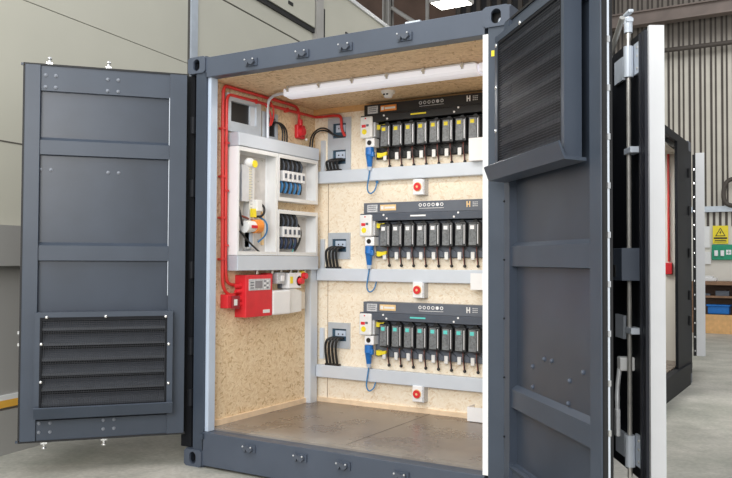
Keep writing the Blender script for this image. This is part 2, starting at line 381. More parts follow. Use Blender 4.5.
# front posts: outer channel (recess shade put into its near-black colour) and inner face
B().box(0, .072, .05, .16, .118, H-.118).box(-.07, .03, .03, .05, .118, H-.118).build('outer_post', M['dark'], cont)  # second box is a strip added to blacken the hinge gap
B().box(.072, .166, 0.0, .09, .118, H-.118+.0).build('inner_post', M['grey'], cont)
B().box(.166, .196, .02, .085, .25, 2.743).build('frame_liner', M['liner'], cont)['label'] = 'pale blue-white frame liner'
B().box(W-.05, W, .05, .16, .118, H-.118).build('outer_post', M['dark'], cont)
B().box(W-.132, W-.03, 0.0, .09, .118, H-.118).build('inner_post', M['grey'], cont)
B().box(W-.165, W-.132, .0, .085, .25, 2.743).build('frame_liner', M['white'], cont)['label'] = 'white frame liner'
for xx in (.0, W-.162+.0):
    for yy in (LEN-.16,): B().box(xx, xx+.162, yy, yy+.16, .118, H-.118).build('rear_post', M['dark'], cont)
# side rails, skins
for xx in (0, W-.06):
    B().box(xx, xx+.06, .166, LEN-.178, H-.10, H-.02).build('top_side_rail', M['dark'], cont)
    B().box(xx, xx+.06, .166, LEN-.178, .02, .22).build('bottom_side_rail', M['dark'], cont)
def corrug(x, y0, y1, z0, z1, s):
    mb = B(); y = y0; pts = []
    while y < y1-.01:
        e = min(y+.28, y1); q = (e-y)/.28
        pts += [(x, y), (x, y+.07*q), (x+s*.035, y+.14*q), (x+s*.035, y+.21*q)]; y = e
    pts.append((x, y1))
    mb.prism(pts+[(px+s*.004, py) for px, py in reversed(pts)], 2, z0, z1); return mb
corrug(.01, .16, LEN-.17, .22, H-.1, 1).build('side_panel', M['grey'], cont)
corrug(W-.05, .16, 1.40, .22, H-.1, 1).build('side_panel', M['dark'], cont)
B().box(.05, W-.05, .09, LEN-.05, H-.035, H-.02).build('roof_sheet', M['grey'], cont)
B().box(.1, W-.1, LEN-.06, LEN-.02, .1, H-.1).build('rear_sheet', M['grey'], cont)
# deck
B().box(.10, W-.07, .16, LEN-.1, .18, ZF).build('deck_board', M['deck'], cont)['label'] = 'scuffed brown deck board'
B().box(1.245, 1.249, .17, D, ZF, ZF+.001).build('deck_joint', M['seam'], cont)
# linings
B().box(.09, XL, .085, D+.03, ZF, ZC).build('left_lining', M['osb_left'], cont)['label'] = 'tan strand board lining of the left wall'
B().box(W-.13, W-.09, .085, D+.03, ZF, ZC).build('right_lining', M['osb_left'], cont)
B().box(XL, W-.13, D, D+.03, ZF, ZC).build('back_lining', M['osb_back_lit'], cont)['label'] = 'strand board lining of the back wall, coloured pale as if brightly lit'
B().box(.09, W-.09, .085, D+.03, ZC, ZC+.03).build('ceiling_lining', M['osb_ceiling_shade'], cont)
B().box(XL, XL+.02, .09, D, ZF, ZF+.04).box(XL, W-.13, D-.02, D, ZF, ZF+.035).build('skirting', M['timber'], cont)
B().box(XL, W-.13, D-.025, D, ZC-.045, ZC).build('ceiling_batten_strip', M['timber_orange'], cont)
B().box(.272, .276, D-.002, D, ZF+.03, 2.2).build('board_joint', M['brown'], cont)
# rear compartment seen through the side opening
B().box(.1, W-.1, LEN-.14, LEN-.10, ZF, H-.12).build('rear_lining', M['cream'], cont)
B().box(.08, .11, D+.05, LEN-.14, ZF, H-.12).build('rear_side_lining', M['cream'], cont)
B().box(.1, W-.1, D+.05, LEN-.14, H-.14, H-.12).build('rear_ceiling', M['cream'], cont)
B().box(W-.09, W+.012, 1.42, LEN-.178, .0, .20).box(W-.05, W+.03, 1.42, LEN-.178, .20, .26).build('side_threshold', M['dark'], cont)
B().box(W-.03, W, 5.15, LEN-.16, .235, H-.1).build('side_jamb', M['dark'], cont)
B().box(W-.10, W, 1.40, 1.47, .235, H-.1).build('side_jamb', M['dark'], cont)
for z in (.7, 1.0, 1.5, 2.0, 2.45):
    B().cyl((W+.012, LEN-.22, z), (W+.012, LEN-.22, z+.11), .018).build('hinge', M['rubber'], cont)
# door hinges of front posts
for z in (.42, .78, 1.32, 1.9, 2.35):
    B().cyl((.045, .0, z), (.045, .0, z+.12), .02).build('hinge', M['dark'], cont)
    B().cyl((W-.02, .0, z), (W-.02, .0, z+.12), .016).build('hinge', M['dark'], cont)
# lock keepers on header and sill
def keeper(x, z):
    o = B().box(x-.05, x+.05, -.012, .0, z-.028, z+.022, 0).build('lock_keeper', M['grey_lit'], cont)
    B().prism([(x-.042, z-.01), (x-.02, z-.026), (x-.012, z-.004), (x+.0, z-.02), (x+.02, z-.024), (x+.04, z-.006), (x+.03, z+.016), (x+.006, z+.008), (x-.02, z+.018), (x-.036, z+.012)], 1, -.035, -.012).build('cam_hook', M['slate_dark'], o)
    for q in (-.036, .032): B().ball((x+q, -.036, z+.012), .006).build('bolt', M['label_grey'], o)
for xx, zz in ((.578, 2.80), (1.005, 2.80), (1.338, 2.80), (1.761, 2.806)): keeper(xx, zz)
for xx, zz in ((.589, .19), (1.01, .185), (1.339, .18), (1.75, .175)): keeper(xx, zz)
B().box(.15, .18, -.02, 0, .20, .24).build('latch_tab', M['grey'], cont)
B().box(1.75, 1.85, .02, .06, 2.885, 2.90).build('roof_clip', M['galv'], cont)
tag(B().box(W-.112, W-.094, -.003, 0, 2.612, 2.645).build('sticker', M['yellow']), 'small yellow sticker near the top of the right front post', 'sticker')

# ---- doors
def mesh_screen(x0, x1, z0, z1, y, sx, sz):
    mb = B(); w = .0022
    x = x0
    while x <= x1: mb.box(x-w/2, x+w/2, y-.001, y+.001, z0, z1); x += sx
    z = z0
    while z <= z1: mb.box(x0, x1, y-.0012, y+.0008, z-w/2, z+w/2); z += sz
    return mb
def louvre(door, x0, x1, z0, z1, s, screws, ext):
    """box standing out of the door's inner face on side s (+1/-1 in local y)"""
    p = .08*s
    o = B().box(x0, x0+.038, 0, p, z0-.04, z1).box(x1-.03, x1, 0, p, z0-.04, z1).box(x0+.038, x1-.03, 0, p, z1-.034, z1).box(x0+.038, x1-.03, 0, p, z0-.04, z0+.02).build('louvre_frame', M['grey'], door)
    B().box(x0+.028, x1-.028, -.012*s, 0, z0+.02, z1-.024).build('louvre_backing', M['dark'], o)
    z = z0+.045
    while z < z1-.06:
        B().prism([(.008*s, z+.05), (.066*s, z-.01), (.066*s, z+.006), (.016*s, z+.06)], 0, x0+.03, x1-.03).build('louvre_slat', M['slat'], o); z += .1
    mesh_screen(x0+.038, x1-.03, z0+.02, z1-.034, .072*s, .015, .013).build('wire_mesh', M['mesh'], o)
    B().box(x0+.038, x0+.052, .06*s, .078*s, z0+.02, z1-.034).box(x1-.044, x1-.03, .06*s, .078*s, z0+.02, z1-.034).box(x0+.05, x1-.04, .06*s, .078*s, z1-.05, z1-.034).build('mesh_border', M['dark'], o)
    for (sx, sz) in screws:
        B().ball((x0+sx*(x1-x0), .082*s, z0+sz*(z1-z0)), .011, (1, .6, 1)).build('screw', M['chrome'], o)
    # drip hood under the louvre
    B().prism([(0, z0-.05), (.10*s, z0-.043), (.128*s, z0+.03), (.12*s, z0+.036), (.095*s, z0-.03), (0, z0-.035)], 0, x0-ext, x1+ext).build('drip_hood', M['grey'], o)
    return o
def stud(parent, x, z, y, s, r=.0115):
    B().cyl((x, y, z), (x, y+.006*s, z), r).ball((x, y+.006*s, z), r*.8, (1, .6, 1)).build('bolt', M['stud'] if parent is dl else M['grey_lit'], parent)
def front_door(loc, ang, s, L, zb, zt, louv, x0, stile_w=(.115, .09), rails=(), toprail=True, lbl='', louvz=None):
    o = bpy.data.objects.new('door', None)
    a = L; t = .05
    # recessed skin + edge
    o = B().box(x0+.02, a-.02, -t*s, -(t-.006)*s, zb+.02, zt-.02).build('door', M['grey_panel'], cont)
    o.location = (loc[0], loc[1], 0); o.rotation_euler = (0, 0, ang); o['label'] = lbl
    B().box(x0, x0+stile_w[0], -t*s, 0, zb, zt).build('stile', M['grey'], o)
    B().box(a-stile_w[1], a, -t*s, 0, zb, zt, bev=.003).build('stile', M['grey'], o)
    B().box(x0+stile_w[0], a-stile_w[1], -t*s, -.018*s, zt-.17, zt).build('top_rail', M['grey'], o)
    B().box(x0+stile_w[0], a-stile_w[1], -t*s, -.018*s, zb, zb+.13).build('bottom_rail', M['grey'], o)
    for (z0, z1) in rails:
        B().prism([(-t*s, z0-.0), (-.012*s, z0+.006), (-.012*s, z1-.004), (-t*s, z1+.022)], 0, x0+stile_w[0]-.004, a-stile_w[1]+.004).build('cross_rail', M['grey'], o)
    # rubber seal with clips on all edges
    B().box(a, a+.012, -t*s*.9, -t*s*.1, zb+.01, zt-.01).box(x0-.01, a+.012, -t*s*.9, -t*s*.2, zb-.012, zb).box(x0-.01, a+.012, -t*s*.9, -t*s*.2, zt, zt+.012).build('rubber_seal', M['rubber'], o)
    B().box(x0-.004, a+.03, -t*s*1.1, -t*s*.85, zt+.0, zt+.016).build('edge_trim', M['grey'], o)
    B().box(x0-.004, a+.03, -t*s*1.1, -t*s*.85, zb-.016, zb).build('edge_trim', M['grey'], o)
    return o
aL = math.radians(-131.3)
dl = front_door((.03, -.033), aL, 1, 1.078, .235, 2.765, None, .012, stile_w=(.116, .098),
                rails=((2.155, 2.262), (1.437, 1.548)), lbl='left front door leaf, open, louvre at the bottom')
# weld bead beside the hinge-side stile
B().cyl((.130, -.02, 1.2), (.130, -.02, 2.6), .003).build('weld_bead', M['galv'], dl)
louvre(dl, .098, .985, .44, 1.098, 1, [(.055, .94), (.5, .95), (.92, .95), (.03, .65), (.955, .68), (.03, .24), (.955, .3)], 0)
for (sx, sz) in ((.995, 2.70), (.93, 2.70), (.995, 2.62), (.93, 2.62)): stud(dl, sx-.045, sz, -.018, 1)
for (sx, sz) in ((.50, 2.70), (.43, 2.70), (.50, 2.62), (.43, 2.62)): stud(dl, sx+.05, sz, -.018, 1)
for (sx, sz) in ((.975, 2.06), (.91, 2.06), (.54, 2.055), (.47, 2.055)): stud(dl, sx, sz, -.044, 1)
for (sx, sz) in ((.96, .35), (.89, .35), (.96, .29), (.89, .29), (.55, .35), (.48, .35), (.55, .29), (.48, .29)): stud(dl, sx, sz, -.018, 1)
for sx in (.93, .545):                       # ends of the lock rods, top and bottom
    for z, q in ((2.78, 1), (.22, -1)):
        B().cyl((sx, -.06, z-.02*q), (sx, -.06, z+.035*q), .010).ball((sx, -.06, z+.045*q), .017, (1, 1, .8)).box(sx-.02, sx+.02, -.07, -.05, z+.012*q-.006, z+.012*q+.006).build('lock_rod_end', M['chrome'], dl)
for z in (.95, .87): B().box(1.085, 1.10, -.04, -.01, z, z+.02).build('clip', M['chrome'], dl)
aR = math.radians(-48.8)
dr = front_door((2.408, -.06), aR, -1, 1.165, .235, 2.765, None, .025, stile_w=(.075, .105),
                rails=((.665, .772), (1.42, 1.535)), lbl='right front door leaf, open, louvre at the top')
B().box(.10, .106, -.0, .049, .38, 1.86).build('stile_return', M['grey_panel'], dr)
# extra bottom rail edge and panel divider
B().prism([(.05, .30), (.006, .345), (.002, .355), (.05, .372)], 0, .1, 1.04).build('cross_rail', M['grey'], dr)
louvre(dr, .10, .99, 1.93, 2.66, -1, [(.03, .93), (.42, .96), (.955, .97), (.025, .62), (.025, .3)], .045)
B().cyl((1.036, .02, .3), (1.036, .02, 2.6), .005).build('weld_bead', M['galv'], dr)
for (sx, sz) in ((.328, .917), (.476, .973), (.567, .975), (.908, .968), (.769, .91), (.328, .813), (.753, .805)):
    stud(dr, sx, sz-.0, .044, -1)
for k in range(12): B().box(1.177, 1.185, .020, .032, .35+k*.2, .375+k*.2).build('seal_clip', M['chrome'], dr)
B().box(1.177, 1.180, .022, .030, .24, 2.76).build('seal_strip', M['galv'], dr)
for k in range(7): B().ball((.034, -.004, .5+k*.32), .006).build('screw', M['dark'], dr)

# ---- near side door (outer face with lock rod), opened back against the side
sa = math.atan2(.339-1.44, 3.113-2.46)
sd = B().box(.0, 1.25, -.083+.001, -.004, .22, 2.76).build('side_door', M['dark'], cont)
sd.location = (2.53, 1.475, 0); sd.rotation_euler = (0, 0, sa); sd['label'] = 'black side door leaf with steel lock rod and white edge'
# local: +x toward the free edge; outer face is local -y
for (x0, x1) in ((1.15, 1.18), (1.20, 1.25)): B().box(x0, x1, -.10, -.083, .24, 2.74).build('seal_strip', M['navy_seal'], sd)
B().box(1.25, 1.275, -.083, .0, .22, 2.76).build('edge_strip', M['white'], sd)['label'] = 'white edge strip'
sd_y = -.083
rodx = 1.05
B().cyl((rodx, -.125, .2), (rodx, -.125, 2.82), .0135).build('lock_rod', M['steel'], sd)
B().cyl((rodx, -.125, 2.78), (rodx, -.125, 2.87), .024).box(rodx-.055, rodx+.055, -.14, -.11, 2.885, 2.905, bev=.006).box(rodx-.03, rodx+.03, -.145, -.105, 2.84, 2.86).build('lock_cam', M['galv'], sd)
B().cyl((rodx, -.125, .10), (rodx, -.125, .2), .02).box(rodx-.04, rodx+.04, -.14, -.11, .10, .13).build('lock_cam', M['galv'], sd)
for z in (2.60, .36):
    k = B().cyl((rodx, -.125, z-.08), (rodx, -.125, z+.10), .028).box(rodx-.0, rodx+.12, -.095, -.083, z-.07, z+.11).build('rod_bracket', M['galv'], sd)
    for q in (-.04, .03, .08): B().cyl((rodx+.06, -.10, z+q), (rodx+.06, -.094, z+q), .008).build('bolt', M['steel'], k)
for z in (2.09, 1.06): B().box(rodx-.03, rodx+.09, -.145, -.083, z-.018, z+.018, bev=.004).build('rod_guide', M['galv'], sd)
k = B().box(.80, 1.15, -.20, -.083, 1.345, 1.53, bev=.004).build('lock_box', M['grey_lit'], sd)
B().box(.93, 1.04, -.203, -.199, 1.365, 1.435).build('lock_box_window', M['rubber'], k)
k = B().box(.955, 1.02, -.17, -.083, .82, .90, bev=.008).build('handle_hub', M['whitesoft'], sd)
B().tube([(.99, -.165, .83), (.98, -.175, .72), (.995, -.18, .62), (.99, -.175, .50)], .014).build('door_handle', M['silver'], k)
B().box(.965, 1.01, -.19, -.165, .44, .60, bev=.006).build('handle_grip', M['silver'], k)
for z in (2.62, 1.06, .36): B().box(.70, .86, -.10, -.083, z-.07, z+.07).build('hinge_plate', M['galv'], sd)
B().cyl((.62, -.20, 2.45), (1.18, -.20, 2.83), .016).build('stay_bar', M['steel'], sd)
B().box(-.0, .2, -.09, .0, 2.76, 2.775).build('top_trim', M['dark'], sd)
# ---- far side door
fd = B().box(0.0, 1.2, -.10, .0, .31, 2.78).build('side_door', M['white'], cont)
fd.location = (2.465, LEN+.10, 0); fd.rotation_euler = (0, 0, math.radians(98.5)); fd['label'] = 'white-edged side door leaf at the far end'
B().box(-.004, .0, .0, .035, .31, 2.76).build('seal_strip', M['rubber'], fd)
for k in range(14): B().box(-.008, -.004, .012, .022, .36+k*.17, .38+k*.17).build('seal_clip', M['chrome'], fd)
# red conduit on the cream wall inside
rc = tag(B().cyl((2.2, LEN-.17, 1.45), (2.2, LEN-.17, 2.75), .014).build('alarm_conduit', M['redpipe']), 'thin red conduit on cream wall inside the far side opening', 'pipe')
tag(B().box(2.15, 2.24, LEN-.20, LEN-.14, 1.30, 1.44, bev=.006).build('call_point', M['red']), 'small red call point at the foot of the far conduit', 'alarm')

# ================================================================== TRUNKING
gT = 'horizontal metal trunking on the back wall'
for k, (z0, z1, nm) in enumerate(((2.100, 2.202, 'top grey steel trunking strip under the upper charger rack'),
                     (1.281, 1.383, 'middle grey steel trunking strip under the middle charger rack'),
                     (.472, .574, 'lowest grey steel trunking strip under the bottom charger rack'))):
    t = thing('cable_trunking', nm, 'trunking', (.2, D, z0), 0, gT)
    B().box(0, W-.34, -.058, -.0, 0, z1-z0, bev=.002).build('trunking_body', M['galv'], t)
    B().box(0, W-.34, -.061, -.058, .004, z1-z0-.004).build('trunking_lid', M['galv'], t)
vt = thing('vertical_trunking', 'vertical grey steel trunking post in the back left corner', 'trunking', (XL, 1.262, ZF))
B().box(0, .058, 0, .10, 0, 1.12, bev=.002).build('trunking_body', M['galv'], vt)
B().box(.058, .061, .003, .097, .0, 1.12).build('trunking_lid', M['galv'], vt)
for z0, z1, q in ((.62, .88, 'lowest'), (1.38, 1.63, 'middle'), (2.20, 2.47, 'highest')):
    tag(B().box(.205, .245, D-.02, D, z0, z1).build('metal_strip', M['galv']), '%s narrow grey metal strip at the left of the back wall' % q, 'strip')
# ================================================================== CABLE ENTRY PLATES
def entry(name, label, x0, x1, z0, z1, holes):
    t = thing(name, label, 'wall plate', (x0, D, z0))
    w, h = x1-x0, z1-z0
    mb = B(); zz = 0
    hs = sorted(holes, key=lambda q: q[2])
    for (a, b, c, d) in hs:
        mb.box(0, w, -.012, 0, zz, c).box(0, a, -.012, 0, c, d).box(b, w, -.012, 0, c, d); zz = d
    mb.box(0, w, -.012, 0, zz, h)
    mb.build('plate', M['galvd'], t)
    for (a, b, c, d) in hs:
        B().box(a, b, -.002, 0.0, c, d).build('opening', M['hole'], t)
        B().box(a+.03, b-.008, -.008, -.002, c+(d-c)*.40, d-.015).build('socket_strip', M['liner'], t)
        for q in (.3, .6): B().cyl((a+(b-a)*q+.02, -.012, d-.045), (a+(b-a)*q+.02, -.008, d-.045), .006).build('pin', M['black'], t)
    for qx in (.012, w-.012):
        for qz in (.012, h-.012): B().cyl((qx, -.015, qz), (qx, -.012, qz), .004).build('screw', M['steel'], t)
    return t
entry('cable_entry_plate', 'tall grey steel plate with two openings beside the upper charger rack', .272, .50, 2.205, 2.652, [(.05, .18, .055, .175), (.05, .18, .275, .40)])
entry('cable_entry_plate', 'grey steel plate with one opening beside the middle charger rack', .282, .498, 1.462, 1.682, [(.04, .18, .06, .168)])
entry('cable_entry_plate', 'grey steel plate with one opening beside the bottom charger rack', .286, .502, .718, .93, [(.04, .18, .06, .162)])
for zt, zb, w in ((2.335, 2.20, 'upper'), (1.60, 1.383, 'middle'), (.845, .574, 'bottom')):
    t = thing('cable_bundle', 'bundle of black cables arching out of the grey plate beside the %s rack' % w, 'cables', (0, 0, 0))
    for k in range(4):
        xb = .295+k*.034; xt = .36+k*.026
        B().tube([(xt, D-.01, zt-.045), (xt-.005, D-.05, zt-.035), (xb+.02, D-.085, zt-.055), (xb, D-.07, (zt+zb)/2), (xb, D-.035, zb-.005)], .0105).build('cable', M['black'], t)
    B().box(.28, .42, D-.05, D-.02, zb, zb+.016).build('cable_gland', M['black'], t)
t = thing('cable_pair', 'two black cables looping from the cabinet trunking into the upper plate', 'cables')
for k in range(2):
    B().tube([(.20+k*.0, 1.22+k*.035, 2.385), (.20, 1.24+k*.03, 2.50), (.22, D-.06, 2.575-k*.02), (.30, D-.06, 2.56-k*.02), (.36, D-.05, 2.50), (.43, D-.025, 2.485)], .007).build('cable', M['black'], t)
# ================================================================== ELECTRICAL CABINET ON LEFT WALL
XC = .24
def trunk_y(label, z0, z1, y0, y1, x1=XC+.005):
    t = thing('cable_trunking', label, 'trunking', (XL, y0, z0))
    B().box(0, x1-XL, 0, y1-y0, 0, z1-z0, bev=.002).build('trunking_body', M['galvd'], t)
    B().box(x1-XL, x1-XL+.003, .003, y1-y0-.003, .004, z1-z0-.004).build('trunking_lid', M['galv'], t)
    return t
trunk_y('wide grey steel trunking running above the white electrical cabinet', 2.288, 2.388, .262, 1.29)
trunk_y('wide grey steel trunking running below the white electrical cabinet', 1.373, 1.485, .258, 1.29)
def cabinet(label, y0, y1, z0, z1):
    t = thing('electrical_cabinet', label, 'cabinet', (XL, y0, z0))
    w, h, d = y1-y0, z1-z0, XC-XL
    B().box(0, .004, 0, w, 0, h).box(0, d, 0, .012, 0, h).box(0, d, w-.012, w, 0, h).box(0, d, .012, w-.012, 0, .012).box(0, d, .012, w-.012, h-.012, h).build('enclosure', M['enclosure'], t)
    B().box(d-.012, d, .012, .018, .012, h-.012).box(d-.012, d, w-.022, w-.012, .012, h-.012).box(d-.012, d, .018, w-.022, h-.030, h-.012).box(d-.012, d, .018, w-.022, .012, .028).build('front_lip', M['whitesoft'], t)
    B().box(.004, .006, .03, w-.03, .03, h-.04).build('mounting_plate', M['plate'], t)
    for q in (0.07, w-.07): B().ball((.008, q, h-.06), .006).build('screw', M['steel'], t)
    return t
cb = cabinet('large open white electrical cabinet with orange and white connector inside', .262, .74, 1.488, 2.285)
B().box(.005, .06, .03, .07, .12, .62).build('wiring_strip', mat('navy_strip', (.03, .05, .10), .5), cb)
dct = B().box(.01, .085, .075, .155, .40, .67).build('slotted_duct', M['silver'], cb)
B().box(.01, .084, .156, .185, .42, .665).build('duct_cover', M['pale_yellow'], cb)
B().box(.006, .02, .275, .30, .10, .64).build('earth_bar', M['orange_pale'], cb)
B().tube([(.02, .06, .30), (.06, .12, .29), (.05, .2, .27), (.06, .25, .26)], .008).build('terminal_wire', M['copper'], cb)
for k in range(12): B().box(.084, .087, .158, .183, .43+k*.019, .437+k*.019).build('duct_slot', M['label_grey'], dct)
tr = B().box(.006, .06, .19, .25, .05, .66).build('terminal_strip', M['whitesoft'], cb)
for k in range(22): B().box(.0602, .062, .202, .225, .08+k*.025, .088+k*.025).build('terminal', M['label_grey'], tr)
B().ball((.075, .175, .69), .040, (.7, 1.5, 1.0)).build('cable_clamp', M['whitesoft'], cb)
B().cyl((.10, .20, .685), (.108, .20, .685), .028).build('round_label', M['yellow'], cb)
B().box(.07, .09, .19, .24, .285, .35).build('square_label', M['yellow'], cb)
B().box(.03, .10, .235, .30, .33, .42, bev=.008).build('white_relay', M['whitesoft'], cb)
B().cyl((.09, .10, .21), (.09, .215, .215), .045, .042, 18).build('plug_body', M['whitesoft'], cb)
B().cyl((.095, .20, .215), (.095, .265, .218), .050, .053, 18).box(.07, .12, .255, .29, .185, .255, bev=.006).build('plug_collar', M['orange'], cb)
B().box(.135, .138, .13, .20, .20, .222).build('plug_label', M['red'], cb)
B().tube([(.06, .07, .36), (.09, .06, .28), (.08, .09, .22)], .008).tube([(.06, .08, .18), (.1, .15, .09), (.08, .30, .02)], .007).tube([(.05, .28, .40), (.09, .34, .38), (.09, .33, .30), (.05, .26, .29)], .009).build('black_wire', M['black'], cb)
B().tube([(.05, .30, .30), (.09, .37, .26), (.09, .37, .16), (.05, .31, .10)], .007).build('blue_wire', M['blue_cable'], cb)
B().box(.02, .07, .19, .22, .06, .18).build('blue_terminal', M['liner'], cb)
B().box(.005, .02, .395, .42, .08, .34).build('cable_label', M['orange_pale'], cb)
for k in range(4): B().ball((.01, .36, .12+.15*k), .005).build('screw', M['steel'], cb)
for y in (.05, .2): B().box(.004, .03, y, y+.10, .03, .05).build('vent_slot', M['label_grey'], cb)
B().box(-.001, 0.0, -.002, .0, .2, .22).build('side_rivet', M['steel'], cb)
def breakers(cbx, y0, n, zc, lower=M['blue_cable']):
    r = B().box(.005, .02, y0-.03, y0+n*.06+.03, zc-.02, zc+.02).build('din_rail', M['steel'], cbx)
    for k in range(n):
        y = y0+k*.06
        b = B().box(.02, .095, y, y+.054, zc-.038, zc+.045, bev=.003).build('circuit_breaker', M['white'], cbx)
        B().box(.095, .103, y+.018, y+.036, zc-.016, zc+.022).build('toggle', M['slate_dark'], b)
        B().tube([(.05, y+.02, zc+.04), (.065, y+.015, zc+.10), (.05, y-.005, zc+.15), (.04, y, zc+.18)], .011).build('cable', M['black'], b)
        B().tube([(.05, y+.045, zc+.04), (.075, y+.04, zc+.09), (.05, y+.025, zc+.15)], .009).build('cable', M['slate_dark'], b)
        B().tube([(.05, y+.012, zc-.03), (.075, y+.018, zc-.07), (.05, y+.015, zc-.13)], .011).build('lower_cable', lower, b)
        B().tube([(.05, y+.042, zc-.03), (.06, y+.048, zc-.08), (.05, y+.04, zc-.13)], .009).build('lower_cable', M['black'], b)
cu_ = cabinet('small open white cabinet with five breakers at the upper right of the big cabinet', .745, 1.288, 1.918, 2.285)
breakers(cu_, .085, 5, .20)
B().tube([(.04, .07, .30), (.06, .035, .2), (.05, .06, .07)], .01).build('side_wire', M['label_grey'], cu_)
B().tube([(.03, .34, .28), (.05, .40, .24), (.05, .41, .12), (.04, .34, .08)], .005).build('side_wire', M['label_grey'], cu_)
cl_ = cabinet('small open white cabinet with four breakers at the lower right of the big cabinet', .745, 1.288, 1.488, 1.848)
breakers(cl_, .085, 4, .185, M['navy'])
B().tube([(.04, .07, .30), (.06, .03, .2), (.05, .05, .05)], .011).build('side_wire', M['black'], cl_)
B().tube([(.04, .30, .29), (.07, .36, .22), (.06, .36, .12), (.05, .30, .04)], .009).build('side_wire', M['black'], cl_)
B().tube([(.04, .28, .12), (.05, .29, .06), (.04, .28, .03)], .005).build('green_wire', M['teal'], cl_)
tag(B().box(XL, XL+.006, .775, 1.27, 1.849, 1.917).build('gap_board', M['osb_left']), 'strip of tan strand board between the two small white cabinets', 'board')
# vents on left wall
vf = thing('wall_opening_frame', 'grey steel frame around a dark opening in the left wall', 'wall frame', (XL, .237, 2.40))
B().box(0, .03, 0, .036, 0, .28).box(0, .03, .33, .387, 0, .28).box(0, .03, .036, .33, .225, .28).box(0, .03, .036, .33, 0, .075).build('frame', M['galvd'], vf)
B().box(0, .002, .036, .33, .075, .225).build('opening', M['black'], vf)
B().box(.002, .02, .27, .33, .075, .225).build('side_plate', M['galv'], vf)
vf = thing('cable_entry_plate', 'grey steel plate with black cables on the left wall beside the sounder', 'wall plate', (XL, .66, 2.39))
B().box(0, .012, 0, .05, 0, .225).box(0, .012, .17, .20, 0, .225).box(0, .012, .05, .17, .19, .225).box(0, .012, .05, .17, 0, .04).build('plate', M['galvd'], vf)
B().box(0, .002, .05, .17, .04, .19).build('opening', M['black'], vf)
t = thing('cable_bundle', 'black cables curving from the left wall plate down into the cabinet trunking', 'cables')
for k in range(3):
    B().tube([(XL+.01, .735+k*.025, 2.54), (XL+.06, .80+k*.02, 2.545), (XL+.07, .85+k*.028, 2.49), (XL+.06, .855+k*.03, 2.388)], .007).build('cable', M['black'], t)
# grey conduit to the lamp
tag(B().tube([(.165, .70, 2.388), (.165, .70, 2.60), (.165, .70, 2.69), (.22, .68, 2.722), (.34, .60, 2.715), (.44, .56, 2.70)], .012, smooth=4).build('grey_conduit', M['galv']), 'thin bent grey conduit rising from the trunking to the ceiling lamp', 'pipe')
# red conduits
rp = thing('alarm_conduit', 'outer red conduit along the left wall, running to the sounder', 'pipe')
B().tube([(.158, .37, 1.20), (.158, .27, 1.19), (.158, .20, 1.25), (.158, .195, 1.40), (.158, .19, 1.8), (.158, .185, 2.2), (.158, .185, 2.60), (.158, .19, 2.722), (.158, .28, 2.722), (.158, .60, 2.722), (.158, 1.0, 2.722), (.158, 1.10, 2.715), (.158, 1.125, 2.66), (.158, 1.125, 2.575)], .0125, smooth=2).build('tube', M['redpipe'], rp)
for z in (1.45, 1.75, 2.05, 2.4): B().box(.13, .174, .17, .205, z, z+.014).build('clip', M['redpipe'], rp)
rp = thing('alarm_conduit', 'inner red conduit bending across the back wall into the upper plate', 'pipe')
B().tube([(.158, .37, 1.265), (.158, .27, 1.27), (.158, .232, 1.32), (.158, .228, 1.5), (.158, .225, 2.0), (.158, .225, 2.55), (.158, .23, 2.665), (.158, .32, 2.668), (.158, .8, 2.668), (.158, D-.08, 2.672), (.165, D-.03, 2.672), (.23, D-.028, 2.672), (.36, D-.028, 2.672), (.415, D-.028, 2.66), (.418, D-.028, 2.60), (.42, D-.028, 2.55), (.45, D-.022, 2.49)], .0125, smooth=2).build('tube', M['redpipe'], rp)
for y in (.55, .95): B().box(.13, .174, y, y+.014, 2.65, 2.685).build('clip', M['redpipe'], rp)
for z in (1.55, 1.95, 2.3): B().box(.13, .174, .21, .245, z, z+.014).build('clip', M['redpipe'], rp)
tag(B().tube([(.158, .68, 2.66), (.17, .72, 2.62), (.17, .74, 2.56), (.165, .72, 2.50)], .007).tube([(.158, .74, 2.70), (.17, .775, 2.64), (.17, .76, 2.56), (.165, .74, 2.51)], .007).build('red_cable_loop', M['redpipe']), 'short red cables hanging from the conduit to the left wall plate', 'cable')
sn = thing('alarm_sounder', 'red alarm sounder on the left wall under the red conduits', 'alarm', (XL, 1.13, 2.515))
B().box(0, .04, -.035, .07, -.055, .06, bev=.01).build('base', M['red'], sn)
B().cyl((.04, .0, .0), (.075, .0, .0), .042, .032, 18).cyl((.04, -.005, .05), (.04, -.005, .10), .02).build('horn', M['red'], sn)
B().ball((.06, .055, -.06), .012).build('test_lamp', M['whitesoft'], sn)
# fire alarm panel
fp = thing('fire_alarm_panel', 'red fire alarm control box with grey display under the trunking', 'alarm panel', (XL, .365, 1.025))
B().box(0, XC-XL, 0, .315, 0, .315, bev=.006).build('box', M['red'], fp)
k = B().box(XC-XL, XC-XL+.004, .03, .285, .20, .285).build('display_panel', M['label_grey'], fp)
B().box(XC-XL+.004, XC-XL+.006, .10, .185, .215, .27).build('display', M['lcd'], k)
for q in range(4):
    for w_ in range(2): B().box(XC-XL+.004, XC-XL+.006, .205+w_*.035, .225+w_*.035, .212+q*.017, .221+q*.017).build('button', M['slate'] if (q+w_) % 2 else M['white'], k)
for q in range(3): B().box(XC-XL+.004, XC-XL+.006, .045, .085, .215+q*.02, .222+q*.02).build('caption', M['slate'], k)
B().box(XC-XL, XC-XL+.003, .20, .28, .025, .05).build('name_plate', M['whitesoft'], fp)
for z in (.235, .195, .14, .10): B().cyl((.055, -.055, z), (.055, 0, z), .013, .022).build('gland', M['red'], fp)
cp = thing('call_point', 'small red box with white label at the left of the fire alarm box', 'alarm', (XL, .225, 1.10))
